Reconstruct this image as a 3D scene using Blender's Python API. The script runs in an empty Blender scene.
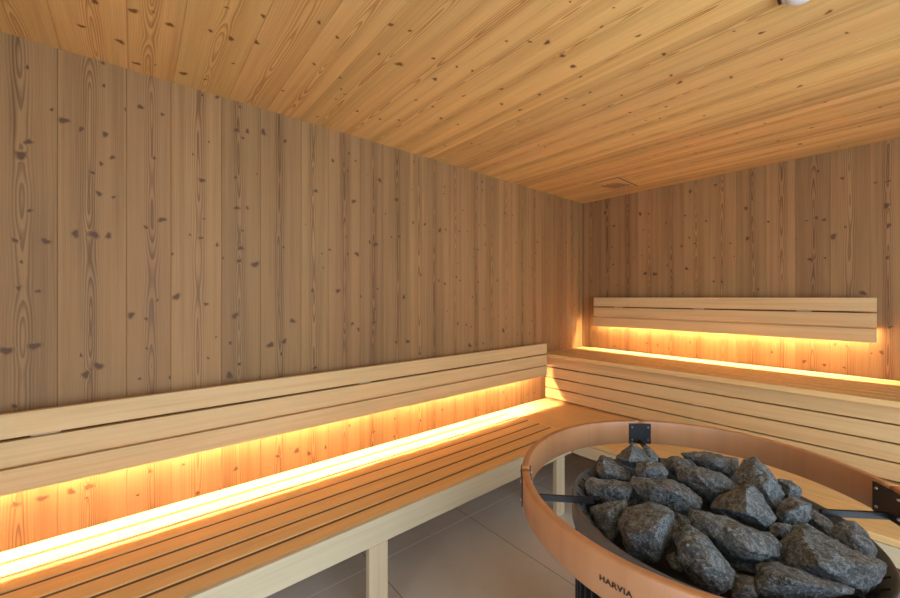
import bpy, bmesh, math, random
from mathutils import Vector, Matrix, noise

scene = bpy.context.scene
COL = scene.collection

# ---------------------------------------------------------------- camera
cam_data = bpy.data.cameras.new('camera')
cam_data.sensor_width = 36.0
cam_data.lens = 376.5 / 900 * 36
cam_data.shift_y = -1.7 / 900
cam_data.clip_start = 0.02
cam = bpy.data.objects.new('camera', cam_data)
COL.objects.link(cam)
cam.location = (1.9, 0.0, 1.275)
cam.rotation_euler = (math.pi / 2, 0, math.atan(450 / 376.5))
scene.camera = cam

# ---------------------------------------------------------------- world, daylight, exposure
W = bpy.data.worlds.new('world')
scene.world = W
W.use_nodes = True
W.node_tree.nodes['Background'].inputs['Color'].default_value = (0.62, 0.78, 1.0, 1)
W.node_tree.nodes['Background'].inputs['Strength'].default_value = 0.5

def area(name, loc, rot, sx, sy, power, color):
    d = bpy.data.lights.new(name, 'AREA')
    d.shape = 'RECTANGLE'; d.size = sx; d.size_y = sy
    d.energy = power; d.color = color
    o = bpy.data.objects.new(name, d)
    o.location = loc; o.rotation_euler = rot
    COL.objects.link(o)
    return o

# daylight outside the glazed right wall, plus an added soft fill behind the camera
area('daylight_right', (3.46, 0.75, 1.1), (0, math.radians(90), 0), 1.9, 3.0, 96, (0.66, 0.83, 1.0))
area('fill_front', (2.35, -1.46, 1.1), (math.radians(90), 0, 0), 1.5, 1.9, 26, (0.72, 0.86, 1.0))

LED_POWER = 470.0
LED_COLOR = (1.0, 0.725, 0.39)

vs = scene.view_settings
vs.view_transform = 'Standard'
vs.look = 'None'
vs.gamma = 1.0
vs.use_curve_mapping = False
vs.exposure = 0.16
scene.cycles.max_bounces = 12
scene.cycles.diffuse_bounces = 8
scene.cycles.sample_clamp_indirect = 6.0
scene.cycles.use_denoising = True

CEIL = 2.15
BACK = 3.21
RIGHT = 3.30
FRONT = -1.30

# ---------------------------------------------------------------- material helpers
class NT:
    def __init__(self, name):
        self.mat = bpy.data.materials.new(name)
        self.mat.use_nodes = True
        self.t = self.mat.node_tree
        self.b = self.t.nodes['Principled BSDF']
    def n(self, kind, **kw):
        x = self.t.nodes.new(kind)
        for k, v in kw.items(): setattr(x, k, v)
        return x
    def link(self, a, b): self.t.links.new(a, b)
    def put(self, sock, v):
        if hasattr(v, 'is_output'): self.link(v, sock)
        elif v is not None: sock.default_value = v
    def m(self, op, a, b=None, c=None, clamp=False):
        x = self.n('ShaderNodeMath', operation=op, use_clamp=clamp)
        for i, v in enumerate((a, b, c)):
            if v is not None: self.put(x.inputs[i], v)
        return x.outputs[0]
    def xyz(self, a, b, c):
        x = self.n('ShaderNodeCombineXYZ')
        for i, v in enumerate((a, b, c)): self.put(x.inputs[i], v)
        return x.outputs[0]
    def noise(self, vec, scale=1.0, detail=2.0, rough=0.5, out='Fac'):
        x = self.n('ShaderNodeTexNoise')
        self.put(x.inputs['Vector'], vec)
        x.inputs['Scale'].default_value = scale
        x.inputs['Detail'].default_value = detail
        x.inputs['Roughness'].default_value = rough
        return x.outputs[out]
    def mix(self, f, a, b, blend='MIX'):
        x = self.n('ShaderNodeMix', data_type='RGBA', blend_type=blend)
        self.put(x.inputs['Factor'], f)
        for s, v in ((x.inputs['A'], a), (x.inputs['B'], b)):
            s2 = [i for i in x.inputs if i.name == s.name and i.type == 'RGBA'][0]
            self.put(s2, v if hasattr(v, 'is_output') else (*v[:3], 1))
        return [o for o in x.outputs if o.type == 'RGBA'][0]
    def ramp(self, v, lo, hi, a=0.0, b=1.0):
        x = self.n('ShaderNodeMapRange', interpolation_type='SMOOTHSTEP')
        self.put(x.inputs['Value'], v)
        x.inputs['From Min'].default_value = lo; x.inputs['From Max'].default_value = hi
        x.inputs['To Min'].default_value = a; x.inputs['To Max'].default_value = b
        return x.outputs['Result']
    def bump(self, h, strength, dist):
        x = self.n('ShaderNodeBump')
        x.inputs['Strength'].default_value = strength
        x.inputs['Distance'].default_value = dist
        self.put(x.inputs['Height'], h)
        self.link(x.outputs['Normal'], self.b.inputs['Normal'])
    def base(self, c): self.put(self.b.inputs['Base Color'], c if hasattr(c, 'is_output') else (*c, 1))
    def rough(self, r): self.put(self.b.inputs['Roughness'], r)

def pine(name, light, dark, knot, var=0.26):
    """softwood cladding: growth rings cut by the face of each board, knots from the mesh attribute"""
    N = NT(name)
    uv = N.n('ShaderNodeUVMap', uv_map='UVMap')
    sep = N.n('ShaderNodeSeparateXYZ'); N.link(uv.outputs[0], sep.inputs[0])
    u, v = sep.outputs[0], sep.outputs[1]
    seed = N.n('ShaderNodeAttribute', attribute_name='seed').outputs['Fac']
    kn = N.n('ShaderNodeAttribute', attribute_name='knot').outputs['Fac']
    s31 = N.m('MULTIPLY', seed, 31.0)
    wob = N.noise(N.xyz(N.m('MULTIPLY', u, 2.0), N.m('MULTIPLY', v, 1.1), s31), 1.0, 2.0)
    uu = N.m('ADD', u, N.m('MULTIPLY', N.m('SUBTRACT', wob, 0.5), 0.036))
    depth = N.noise(N.xyz(5.0, N.m('MULTIPLY', v, 2.6), N.m('ADD', s31, 7.0)), 1.0, 1.5)
    dd = N.m('ADD', -0.022, N.m('MULTIPLY', depth, 0.062))
    fine = N.noise(N.xyz(N.m('MULTIPLY', u, 22.0), N.m('MULTIPLY', v, 3.0), s31), 1.0, 2.0)
    r = N.m('SQRT', N.m('ADD', N.m('POWER', uu, 2.0), N.m('POWER', dd, 2.0)))
    r = N.m('ADD', r, N.m('MULTIPLY', N.m('SUBTRACT', fine, 0.5), 0.004))
    r = N.m('ADD', r, N.m('MULTIPLY', kn, 0.011))
    sp = N.m('ADD', 0.0058, N.m('MULTIPLY', N.m('FRACT', N.m('MULTIPLY', seed, 7.3)), 0.0028))
    ring = N.m('FRACT', N.m('DIVIDE', r, sp))
    late = N.m('MULTIPLY', N.ramp(ring, 0.25, 0.86), N.ramp(ring, 1.0, 0.92))
    heart = N.ramp(N.m('ABSOLUTE', uu), 0.010, 0.034, 1.0, 0.20)
    fib = N.noise(N.xyz(N.m('MULTIPLY', u, 260.0), N.m('MULTIPLY', v, 5.0), s31), 1.0, 3.0)
    streak = N.noise(N.xyz(N.m('MULTIPLY', u, 28.0), N.m('MULTIPLY', v, 0.5), s31), 1.0, 2.0)
    blotch = N.noise(N.xyz(N.m('MULTIPLY', u, 6.0), N.m('MULTIPLY', v, 2.2), s31), 1.0, 2.0)
    f = N.m('MULTIPLY', N.m('MULTIPLY', late, heart), 0.72)
    f = N.m('ADD', f, N.m('MULTIPLY', N.ramp(streak, 0.36, 0.75), 0.42))
    f = N.m('ADD', f, N.m('MULTIPLY', N.m('SUBTRACT', fib, 0.5), 0.60))
    f = N.m('ADD', f, N.m('MULTIPLY', N.m('SUBTRACT', blotch, 0.5), 0.30), clamp=True)
    c = N.mix(f, light, dark)
    val = N.m('ADD', 1.0 - var * 0.5, N.m('MULTIPLY', N.m('FRACT', N.m('MULTIPLY', seed, 13.7)), var))
    hsv = N.n('ShaderNodeHueSaturation')
    N.link(c, hsv.inputs['Color']); N.link(val, hsv.inputs['Value'])
    N.link(N.m('ADD', 0.499, N.m('MULTIPLY', N.m('FRACT', N.m('MULTIPLY', seed, 5.1)), 0.006)), hsv.inputs['Hue'])
    c = hsv.outputs[0]
    kn2 = N.m('ADD', kn, N.m('MULTIPLY', N.m('SUBTRACT', N.noise(N.xyz(u, v, 0.0), 160.0, 2.0), 0.5), 0.35))
    c = N.mix(N.ramp(kn2, 0.10, 0.42, 0.0, 0.55), c, dark)
    c = N.mix(N.ramp(kn2, 0.40, 0.85, 0.0, 0.78), c, knot)
    N.base(c)
    N.rough(N.ramp(f, 0, 1, 0.62, 0.5))
    N.b.inputs['Specular IOR Level'].default_value = 0.3
    N.bump(N.m('ADD', N.m('MULTIPLY', late, -0.5), fib), 0.12, 0.002)
    return N.mat

def smooth_wood(name, axis, light, dark, rough=0.5, spec=0.35, coat=0.0, scale=1.0):
    """planed aspen or beech with a faint straight grain along one axis"""
    N = NT(name)
    tc = N.n('ShaderNodeTexCoord')
    sep = N.n('ShaderNodeSeparateXYZ'); N.link(tc.outputs['Object'], sep.inputs[0])
    k = [60.0 * scale, 60.0 * scale, 60.0 * scale]; k['XYZ'.index(axis)] = 1.6 * scale
    vec = N.xyz(*[N.m('MULTIPLY', sep.outputs[i], k[i]) for i in range(3)])
    a = N.noise(vec, 1.0, 4.0, 0.6)
    k2 = [9.0, 9.0, 9.0]; k2['XYZ'.index(axis)] = 0.9
    b = N.noise(N.xyz(*[N.m('MULTIPLY', sep.outputs[i], k2[i]) for i in range(3)]), 1.0, 2.0)
    f = N.m('ADD', N.m('MULTIPLY', N.ramp(a, 0.35, 0.75), 0.6), N.m('MULTIPLY', N.ramp(b, 0.35, 0.7), 0.4), clamp=True)
    N.base(N.mix(f, light, dark))
    N.rough(rough)
    N.b.inputs['Specular IOR Level'].default_value = spec
    N.b.inputs['Coat Weight'].default_value = coat
    N.b.inputs['Coat Roughness'].default_value = 0.35
    N.bump(a, 0.05, 0.001)
    return N.mat

def plain(name, color, rough=0.5, metal=0.0, spec=0.4, grain=0.0):
    N = NT(name)
    if grain:
        tc = N.n('ShaderNodeTexCoord')
        nn = N.noise(tc.outputs['Object'], 90.0, 4.0)
        N.base(N.mix(nn, [c * (1 - grain) for c in color], [min(1, c * (1 + grain)) for c in color]))
        N.bump(nn, 0.15, 0.001)
    else:
        N.base(color)
    N.rough(rough)
    N.b.inputs['Metallic'].default_value = metal
    N.b.inputs['Specular IOR Level'].default_value = spec
    return N.mat

def rock_mat(name, base, pale):
    N = NT(name)
    tc = N.n('ShaderNodeTexCoord')
    rnd = N.n('ShaderNodeObjectInfo').outputs['Random']
    p = N.n('ShaderNodeVectorMath', operation='ADD')
    N.link(tc.outputs['Object'], p.inputs[0]); N.link(N.xyz(N.m('MULTIPLY', rnd, 9.0), rnd, rnd), p.inputs[1])
    big = N.noise(p.outputs[0], 22.0, 5.0, 0.62)
    fine = N.noise(p.outputs[0], 150.0, 5.0, 0.7)
    vein = N.noise(p.outputs[0], 38.0, 6.0, 0.75)
    vf = N.ramp(N.m('ABSOLUTE', N.m('SUBTRACT', vein, 0.5)), 0.0, 0.035, 1.0, 0.0)
    c = N.mix(N.ramp(big, 0.3, 0.7), base, [x * 1.75 for x in base])
    c = N.mix(N.m('MULTIPLY', N.ramp(fine, 0.52, 0.74), 0.55), c, pale)
    c = N.mix(N.m('MULTIPLY', vf, 0.42), c, pale)
    N.base(c)
    N.rough(0.72)
    N.b.inputs['Specular IOR Level'].default_value = 0.35
    h = N.m('ADD', N.m('MULTIPLY', big, 0.8), N.m('MULTIPLY', fine, 0.35))
    N.bump(h, 0.9, 0.016)
    return N.mat

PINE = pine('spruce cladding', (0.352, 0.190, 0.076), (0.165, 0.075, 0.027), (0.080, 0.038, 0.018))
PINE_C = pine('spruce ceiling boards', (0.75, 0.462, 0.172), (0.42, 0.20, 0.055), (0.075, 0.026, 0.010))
ASPEN_X = smooth_wood('aspen along x', 'X', (0.68, 0.470, 0.225), (0.55, 0.350, 0.148))
ASPEN_Y = smooth_wood('aspen along y', 'Y', (0.68, 0.470, 0.225), (0.55, 0.350, 0.148))
ASPEN_Z = smooth_wood('aspen upright', 'Z', (0.66, 0.52, 0.33), (0.54, 0.41, 0.25))
SEAT_LIT_Y = smooth_wood('warm-lit seat slats along y', 'Y', (0.78, 0.51, 0.215), (0.65, 0.395, 0.15), 0.45)  # more orange copy of aspen, warm tape light put into the colour
SEAT_LIT_X = smooth_wood('warm-lit seat slats along x', 'X', (0.78, 0.51, 0.215), (0.65, 0.395, 0.15), 0.45)  # same painted warm light, grain the other way
PALE_Y = smooth_wood('pale planed aspen', 'Y', (0.62, 0.52, 0.34), (0.52, 0.42, 0.26))
PALE_X = smooth_wood('pale planed aspen x', 'X', (0.62, 0.50, 0.32), (0.52, 0.40, 0.24))
BEECH = smooth_wood('bent beech', 'Z', (0.52, 0.245, 0.108), (0.41, 0.178, 0.072), 0.38, 0.45, 0.15, 0.35)
BLACK = plain('black powder coat', (0.012, 0.012, 0.013), 0.42, 0.0, 0.5, 0.2)
STEEL_DARK = plain('dark heater steel', (0.105, 0.112, 0.120), 0.45, 0.1, 0.5, 0.15)
BOLT = plain('zinc bolt', (0.45, 0.45, 0.46), 0.35, 0.9)
GROOVE_SHADE = smooth_wood('painted groove shade', 'Y', (0.20, 0.105, 0.05), (0.14, 0.07, 0.032), 0.7)  # dark brown standing in for shade down in the seat grooves
BURN = plain('burnt lettering', (0.05, 0.022, 0.010), 0.7)
WHITE = plain('white plastic', (0.82, 0.84, 0.84), 0.35)
DARKSLOT = plain('dark void', (0.02, 0.012, 0.008), 0.9)
ROCK = rock_mat('olivine sauna stone', (0.070, 0.077, 0.079), (0.56, 0.60, 0.61))
FRAME = plain('anodised frame', (0.25, 0.25, 0.26), 0.4, 0.6)

def led_mat():
    N = NT('warm light tape')
    N.base((1, 0.85, 0.6))
    N.b.inputs['Emission Color'].default_value = (*LED_COLOR, 1)
    N.b.inputs['Emission Strength'].default_value = LED_POWER
    return N.mat
LED = led_mat()

def glass_mat():
    m = bpy.data.materials.new('clear glass'); m.use_nodes = True
    t = m.node_tree; t.nodes.remove(t.nodes['Principled BSDF'])
    tr = t.nodes.new('ShaderNodeBsdfTransparent'); gl = t.nodes.new('ShaderNodeBsdfGlossy')
    gl.inputs['Roughness'].default_value = 0.02
    mx = t.nodes.new('ShaderNodeMixShader'); mx.inputs[0].default_value = 0.06
    t.links.new(tr.outputs[0], mx.inputs[1]); t.links.new(gl.outputs[0], mx.inputs[2])
    t.links.new(mx.outputs[0], t.nodes['Material Output'].inputs[0])
    return m
GLASS = glass_mat()

def tile_mat():
    N = NT('taupe porcelain tile')
    tc = N.n('ShaderNodeTexCoord')
    sep = N.n('ShaderNodeSeparateXYZ'); N.link(tc.outputs['Object'], sep.inputs[0])
    x, y = sep.outputs[0], sep.outputs[1]
    n1 = N.noise(tc.outputs['Object'], 2.5, 5.0, 0.6)
    n2 = N.noise(tc.outputs['Object'], 60.0, 3.0)
    c = N.mix(N.ramp(n1, 0.3, 0.7), (0.64, 0.585, 0.50), (0.72, 0.665, 0.58))
    c = N.mix(N.m('MULTIPLY', n2, 0.25), c, (0.47, 0.41, 0.34))
    fy = N.m('ABSOLUTE', N.m('SUBTRACT', N.m('FRACT', N.m('DIVIDE', N.m('SUBTRACT', y, 0.87 - 0.31), 0.62)), 0.5))
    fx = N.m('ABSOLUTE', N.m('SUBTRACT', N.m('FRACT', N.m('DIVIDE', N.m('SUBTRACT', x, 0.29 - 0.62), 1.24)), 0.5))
    gy = N.ramp(fy, 0.0022, 0.0042, 1.0, 0.0)
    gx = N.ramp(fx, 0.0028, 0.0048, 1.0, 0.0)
    c = N.mix(gy, c, (0.24, 0.20, 0.16))
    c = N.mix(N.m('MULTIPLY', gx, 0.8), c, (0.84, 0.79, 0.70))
    N.base(c)
    N.rough(0.45)
    N.b.inputs['Specular IOR Level'].default_value = 0.35
    N.bump(N.m('ADD', N.m('MULTIPLY', N.m('ADD', gx, gy), -1.0), N.m('MULTIPLY', n2, 0.1)), 0.2, 0.002)
    return N.mat
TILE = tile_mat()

# ---------------------------------------------------------------- mesh helpers
def box(bm, lo, hi, bevel=0.0, seg=2):
    vs = [bm.verts.new((x, y, z)) for x in (lo[0], hi[0]) for y in (lo[1], hi[1]) for z in (lo[2], hi[2])]
    idx = [(0, 1, 3, 2), (4, 6, 7, 5), (0, 4, 5, 1), (2, 3, 7, 6), (0, 2, 6, 4), (1, 5, 7, 3)]
    fs = [bm.faces.new([vs[i] for i in q]) for q in idx]
    if bevel:
        es = list({e for f in fs for e in f.edges})
        bmesh.ops.bevel(bm, geom=es, offset=bevel, segments=seg, profile=0.5, affect='EDGES')

def cyl(bm, p0, p1, r, n=16, r2=None, cap=True):
    p0, p1 = Vector(p0), Vector(p1)
    d = (p1 - p0).normalized()
    a = d.orthogonal().normalized(); b = d.cross(a)
    r2 = r if r2 is None else r2
    A = [bm.verts.new(p0 + (a * math.cos(t) + b * math.sin(t)) * r) for t in [2 * math.pi * i / n for i in range(n)]]
    B = [bm.verts.new(p1 + (a * math.cos(t) + b * math.sin(t)) * r2) for t in [2 * math.pi * i / n for i in range(n)]]
    for i in range(n):
        bm.faces.new((A[i], A[(i + 1) % n], B[(i + 1) % n], B[i]))
    if cap:
        bm.faces.new(A[::-1]); bm.faces.new(B)

def lathe(bm, prof, cx=0, cy=0, n=64, closed=False):
    rings = [[bm.verts.new((cx + r * math.cos(2 * math.pi * i / n), cy + r * math.sin(2 * math.pi * i / n), z)) for i in range(n)] for r, z in prof]
    pairs = list(zip(rings, rings[1:])) + ([(rings[-1], rings[0])] if closed else [])
    for A, B in pairs:
        for i in range(n):
            bm.faces.new((A[i], A[(i + 1) % n], B[(i + 1) % n], B[i]))
    return rings

def build(name, bm, mat, parent=None, smooth=False, recalc=True):
    if recalc: bmesh.ops.recalc_face_normals(bm, faces=bm.faces)
    me = bpy.data.meshes.new(name)
    bm.to_mesh(me); bm.free()
    me.materials.append(mat)
    if smooth:
        me.polygons.foreach_set('use_smooth', [True] * len(me.polygons))
    o = bpy.data.objects.new(name, me)
    COL.objects.link(o)
    if parent is not None:
        o.parent = parent
        # geometry is written in room coordinates: undo the parent chain's offset
        off = Vector((0, 0, 0)); p = parent
        while p is not None:
            off += p.location; p = p.parent
        o.location = -off
    return o

def boxobj(name, lo, hi, mat, parent=None, bevel=0.002):
    bm = bmesh.new(); box(bm, lo, hi, bevel)
    return build(name, bm, mat, parent)

def thing(name, loc, label, cat, group=None):
    o = bpy.data.objects.new(name, None)
    o.empty_display_size = 0.1
    o.location = loc; COL.objects.link(o)
    o['label'] = label; o['category'] = cat
    if group: o['group'] = group
    return o

def structure(o):
    o['kind'] = 'structure'
    return o

# knots: position across and along the boards in metres, relative size
KNOTS_LEFT = [(-0.28, 2.055, 1),(-0.278, 1.803, 1.6),(-0.294, 1.753, 1.8),(-0.268, 1.762, 1),(-0.223, 1.93, 1),(-0.275, 1.57, 1),(-0.194, 1.901, 2),(-0.149, 1.883, 1.3),(-0.089, 2.062, 1),(-0.092, 2.147, 1),(-0.085, 1.882, 1.5),(-0.096, 1.77, 1),(-0.119, 1.732, 1),(-0.133, 1.728, 1),(-0.102, 1.658, 1.4),(-0.062, 1.652, 1),(-0.065, 1.801, 1.3),(-0.026, 1.992, 1),(0.016, 2.017, 1.4),(0.004, 2.016, 1),(0.084, 2.009, 1),(0.059, 1.828, 1),(0.083, 1.586, 1.7),(0.033, 1.55, 1),(0.219, 2.133, 1),(0.274, 2.144, 1.4),(0.218, 1.771, 1.5),(0.249, 1.763, 1),(0.186, 1.874, 0.7),(0.243, 1.941, 0.7),(0.225, 1.609, 0.7),(0.361, 2.129, 1),(0.348, 2.021, 1.7),(0.391, 2.028, 1.5),(0.372, 1.993, 1),(0.343, 1.809, 1),(0.348, 1.674, 1.6),(0.391, 1.681, 1),(0.458, 2.043, 2),(0.554, 2.027, 1.3),(0.547, 1.516, 1),(0.423, 1.426, 2),(0.703, 1.814, 1.3),(0.686, 1.309, 1.3),(0.734, 1.498, 0.7),(0.741, 1.427, 0.7),(0.792, 1.988, 1.3),(0.874, 1.953, 0.8),(0.882, 2.048, 1),(0.909, 1.795, 1.7),(0.876, 1.794, 1),(0.876, 1.507, 1),(0.928, 1.511, 1.8),(0.774, 1.522, 1),(0.82, 1.309, 1.7),(1.068, 1.941, 1.7),(1.005, 1.583, 1.3),(1.042, 1.574, 1.7),(1.179, 1.849, 1.8),(1.195, 1.635, 1.2),(1.145, 1.626, 1),(1.105, 1.756, 0.8),(0.95, 1.281, 1),(1.055, 1.323, 1),(1.23, 1.276, 1.8),(1.297, 1.729, 1.2),(1.385, 1.73, 1.2),(1.302, 2.1, 1),(1.543, 1.993, 1),(1.504, 1.706, 1.9),(1.554, 1.716, 1.2),(1.673, 1.718, 1),(1.496, 1.383, 1.2),(1.546, 1.363, 1.2),(1.644, 1.41, 1.1),(1.676, 1.388, 1.1),(1.354, 1.416, 1.2),(1.701, 1.864, 1),(1.888, 2.093, 1.3),(1.839, 2.044, 1),(1.888, 2.034, 1),(1.855, 1.781, 1),(1.915, 1.788, 1),(1.918, 1.653, 1),(1.849, 1.609, 1),(1.849, 1.381, 1),(1.925, 1.395, 1),(2.043, 1.399, 1),(1.659, 1.5, 0.7),(1.806, 1.554, 0.8),(-0.308, 1.465, 1.2),(-0.237, 1.469, 1.8),(-0.164, 1.503, 1.8),(-0.115, 1.505, 2),(-0.076, 1.505, 1.6),(-0.255, 1.296, 1),(-0.3, 1.306, 1),(-0.327, 1.098, 2.2),(-0.264, 1.108, 2),(-0.309, 0.911, 1),(-0.103, 1.021, 1.9),(-0.137, 0.994, 1.8),(-0.012, 1.206, 1.7),(0.034, 1.19, 1),(0.109, 0.949, 1),(0.014, 0.958, 0.8),(0.13, 1.277, 1.9),(0.232, 1.246, 1.3),(0.115, 1.452, 1),(0.176, 1.536, 0.8),(0.214, 1.526, 1),(0.273, 1.502, 1.2),(0.293, 1.447, 1),(0.364, 1.496, 1.8),(0.357, 1.438, 1.6),(0.342, 1.193, 2.1),(0.373, 1.203, 1.4),(0.323, 1.073, 1.2),(0.32, 0.93, 2.2),(0.358, 0.976, 1.3),(0.269, 1.103, 0.7),(0.24, 1.015, 0.7),(0.547, 1.514, 1.4),(0.589, 1.16, 1.8),(0.489, 1.051, 1.9),(0.55, 1.063, 1.7),(0.689, 1.31, 1.4),(0.821, 1.311, 1.7),(0.778, 1.522, 1),(0.698, 0.919, 1.3),(0.876, 1.507, 0.9),(0.901, 1.132, 1.4),(0.937, 1.1, 1.4),(1.033, 1.134, 1.3),(1.227, 1.279, 2),(1.258, 1.009, 2),(1.178, 1.011, 1.1),(1.348, 0.928, 1.2),(1.356, 1.416, 1.1),(0.951, 1.281, 0.8),(1.056, 1.323, 0.8),(0.537, 1.006, 1.1),(1.529, 1.989, 1),(1.541, 1.948, 1),(2.121, 1.904, 1.3),(2.211, 1.9, 1.1),(1.689, 1.869, 1),(2.52, 1.727, 1.2),(2.604, 1.768, 1.2),(2.936, 1.761, 1.5),(3.049, 1.849, 1.2),(2.498, 1.633, 1.1),(2.261, 1.698, 1),(2.329, 1.538, 1),(2.336, 1.478, 1),(2.453, 1.506, 1),(2.472, 1.332, 1.1),(2.453, 1.453, 0.8),(2.643, 1.567, 1),(2.037, 1.396, 1),(1.794, 1.277, 1),(1.658, 1.1, 1.2),(1.733, 1.087, 1),(1.78, 1.071, 1),(2.108, 1.027, 2.2),(2.268, 0.985, 1),(2.417, 0.986, 1.5),(2.446, 1.085, 1.1),(1.767, 0.944, 2.2),(1.896, 0.948, 1.1),(3.068, 1.205, 1),(3.013, 1.057, 1),(2.007, 1.121, 0.8),(3.073, 1.645, 1.1),(1.934, 1.423, 1),(1.922, 1.388, 1),(2.053, 1.135, 0.8),(1.905, 1.19, 0.9),(1.807, 1.611, 1),(1.905, 1.645, 1),(-0.246, 0.581, 1.9),(-0.129, 0.584, 1.9),(-0.175, 0.581, 1.6),(-0.307, 0.582, 1.3),(0.008, 0.507, 0.8),(0.045, 0.589, 1.1),(0.203, 0.45, 1.2),(0.209, 0.449, 1.2),(0.288, 0.437, 1.2),(0.345, 0.51, 1.3),(0.521, 0.519, 1.4),(0.609, 0.522, 2),(0.668, 0.493, 1.6),(0.753, 0.502, 1.3),(0.884, 0.585, 1.2),(1.03, 0.518, 1.1),(0.153, 0.584, 0.8),(1.03, 0.522, 1),(1.168, 0.564, 1.1),(1.354, 0.515, 1.2),(1.525, 0.548, 1.5),(1.164, 0.46, 1),(1.187, 0.463, 1),(1.848, 0.486, 1),(2.111, 0.566, 1.4),(2.397, 0.503, 1),(2.478, 0.502, 1)]
KNOTS_BACK = [(0.132, 2.14, 1.3), (0.257, 2.132, 1), (0.215, 2.028, 1.6), (0.295, 1.898, 1.6), (0.277, 1.714, 1.1), (0.266, 1.618, 1.1), (0.288, 1.561, 1.2), (0.426, 1.716, 1), (0.324, 1.378, 1), (0.083, 1.418, 1.2), (0.519, 1.966, 2), (0.584, 1.956, 1.2), (0.543, 1.831, 1), (0.586, 1.686, 1.1), (0.559, 1.471, 1.9), (0.633, 1.462, 2.2), (0.852, 1.896, 1), (0.886, 2.073, 1.7), (0.988, 1.834, 1.3), (0.879, 1.724, 1), (0.827, 1.667, 1.5), (0.919, 1.677, 1), (0.861, 1.493, 1.8), (1.038, 1.56, 1), (1.135, 1.655, 1), (1.035, 1.39, 1.1), (1.084, 1.387, 1.4), (0.835, 1.304, 1), (1.046, 2.084, 1.3), (1.076, 2.09, 1), (0.468, 1.61, 0.8), (0.72, 1.862, 1), (0.726, 1.526, 1), (1.223, 1.885, 1.6), (1.231, 1.677, 1.6), (1.342, 1.774, 1.2), (1.356, 1.766, 1), (1.289, 1.329, 1.2), (1.579, 2.047, 1), (1.571, 1.764, 1.4), (1.526, 1.752, 1), (1.604, 1.746, 1.4), (1.545, 1.509, 1.8), (1.643, 1.639, 2.2), (1.681, 1.979, 1.4), (1.857, 1.92, 1.3), (1.851, 1.785, 2), (1.859, 1.673, 1.5), (1.854, 1.495, 1.4), (1.872, 1.493, 1), (1.693, 1.689, 1), (1.763, 1.3, 2.2), (1.811, 1.923, 1), (1.609, 1.514, 1), (0.112, 0.955, 0.8), (0.302, 0.849, 1.2), (0.57, 0.9, 1.2), (0.655, 0.891, 1.1), (0.725, 0.982, 0.9), (0.885, 0.936, 1), (0.737, 0.874, 1), (0.885, 0.843, 0.7), (1.359, 0.915, 1.2), (1.515, 0.874, 1.7), (1.606, 0.864, 1.4), (1.651, 0.994, 1.3), (1.699, 0.988, 1), (1.69, 0.86, 1), (1.834, 0.966, 1.5), (1.865, 1.11, 1.4)]
KNOTS_CEILING = [(0.206, -0.132, 1.6), (0.189, -0.039, 1.7), (0.398, -0.004, 1.7), (0.397, 0.086, 1.7), (0.068, 0.005, 1.8), (0.103, 0.145, 1.8), (0.11, 0.216, 1), (-0.019, 0.274, 1.4), (0.448, 0.19, 1.3), (0.448, 0.249, 1.6), (0.484, 0.318, 1.7), (0.629, 0.306, 1.3), (0.3, 0.282, 1), (0.596, 0.212, 1), (0.223, 0.48, 1), (0.371, -0.091, 1.7), (0.432, 0.043, 0.8), (0.714, 0.449, 1.4), (0.851, 0.627, 1.7), (0.868, 0.692, 1), (0.685, 0.522, 1.2), (0.698, 0.673, 1.1), (0.706, 0.707, 1.3), (0.49, 0.515, 1.3), (0.695, 0.76, 1.9), (0.468, 0.626, 1.1), (0.393, 0.664, 1), (0.365, 0.694, 1), (0.303, 0.68, 1), (0.264, 0.801, 1.3), (0.089, 0.677, 1.1), (0.262, 0.922, 1.3), (0.313, 0.999, 1.3), (0.804, 0.838, 1.2), (0.522, 0.955, 1.2), (0.524, 1.048, 1.2), (0.704, 0.922, 1.5), (0.821, 0.936, 1), (0.84, 0.999, 1), (1.038, 0.973, 1), (1.087, 1.037, 1), (1.123, 1.085, 1.7), (1.115, 1.187, 1.6), (1.105, 1.27, 1.8), (1.087, 1.356, 1.1), (0.687, 1.1, 1.5), (0.826, 1.181, 1.4), (0.743, 1.273, 1.5), (0.46, 1.147, 1.6), (0.464, 1.252, 1.2), (0.761, 1.379, 1.3), (0.684, 1.459, 1), (0.902, 1.337, 1.1), (0.957, 1.453, 1.2), (0.977, 1.567, 1.3), (0.338, 1.467, 1), (0.348, 1.524, 1), (0.215, 1.372, 1.1), (0.577, 1.827, 1.2), (1.051, 1.49, 1), (0.567, 1.777, 1), (1.281, 1.157, 1), (1.338, 1.291, 1.2), (1.355, 1.459, 1.5), (1.36, 1.494, 1), (1.321, 1.621, 1.2), (1.325, 1.701, 1.7), (1.126, 1.617, 1.1), (1.047, 1.664, 1), (1.08, 1.796, 1.1), (0.979, 2.056, 1.5), (1.211, 1.869, 1), (1.469, 1.818, 1.2), (1.606, 1.589, 1.5), (1.55, 1.51, 0.8), (1.76, 1.631, 1.5), (1.621, 1.824, 1), (1.634, 2.112, 1.3), (1.684, 2.375, 1.2), (1.295, 2.104, 1), (1.341, 2.463, 1), (1.464, 2.43, 1), (1.464, 2.756, 1.2), (1.534, 2.911, 1.6), (1.212, 3.029, 1), (1.787, 1.805, 0.9), (1.608, 2.677, 1.2), (1.673, 3.136, 1.1), (1.104, 2.615, 1), (1.105, 2.458, 1), (1.147, 1.969, 1), (1.214, 2.343, 1), (1.841, 2.632, 1.1), (1.768, 2.851, 1), (1.518, 1.981, 0.8)]
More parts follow.
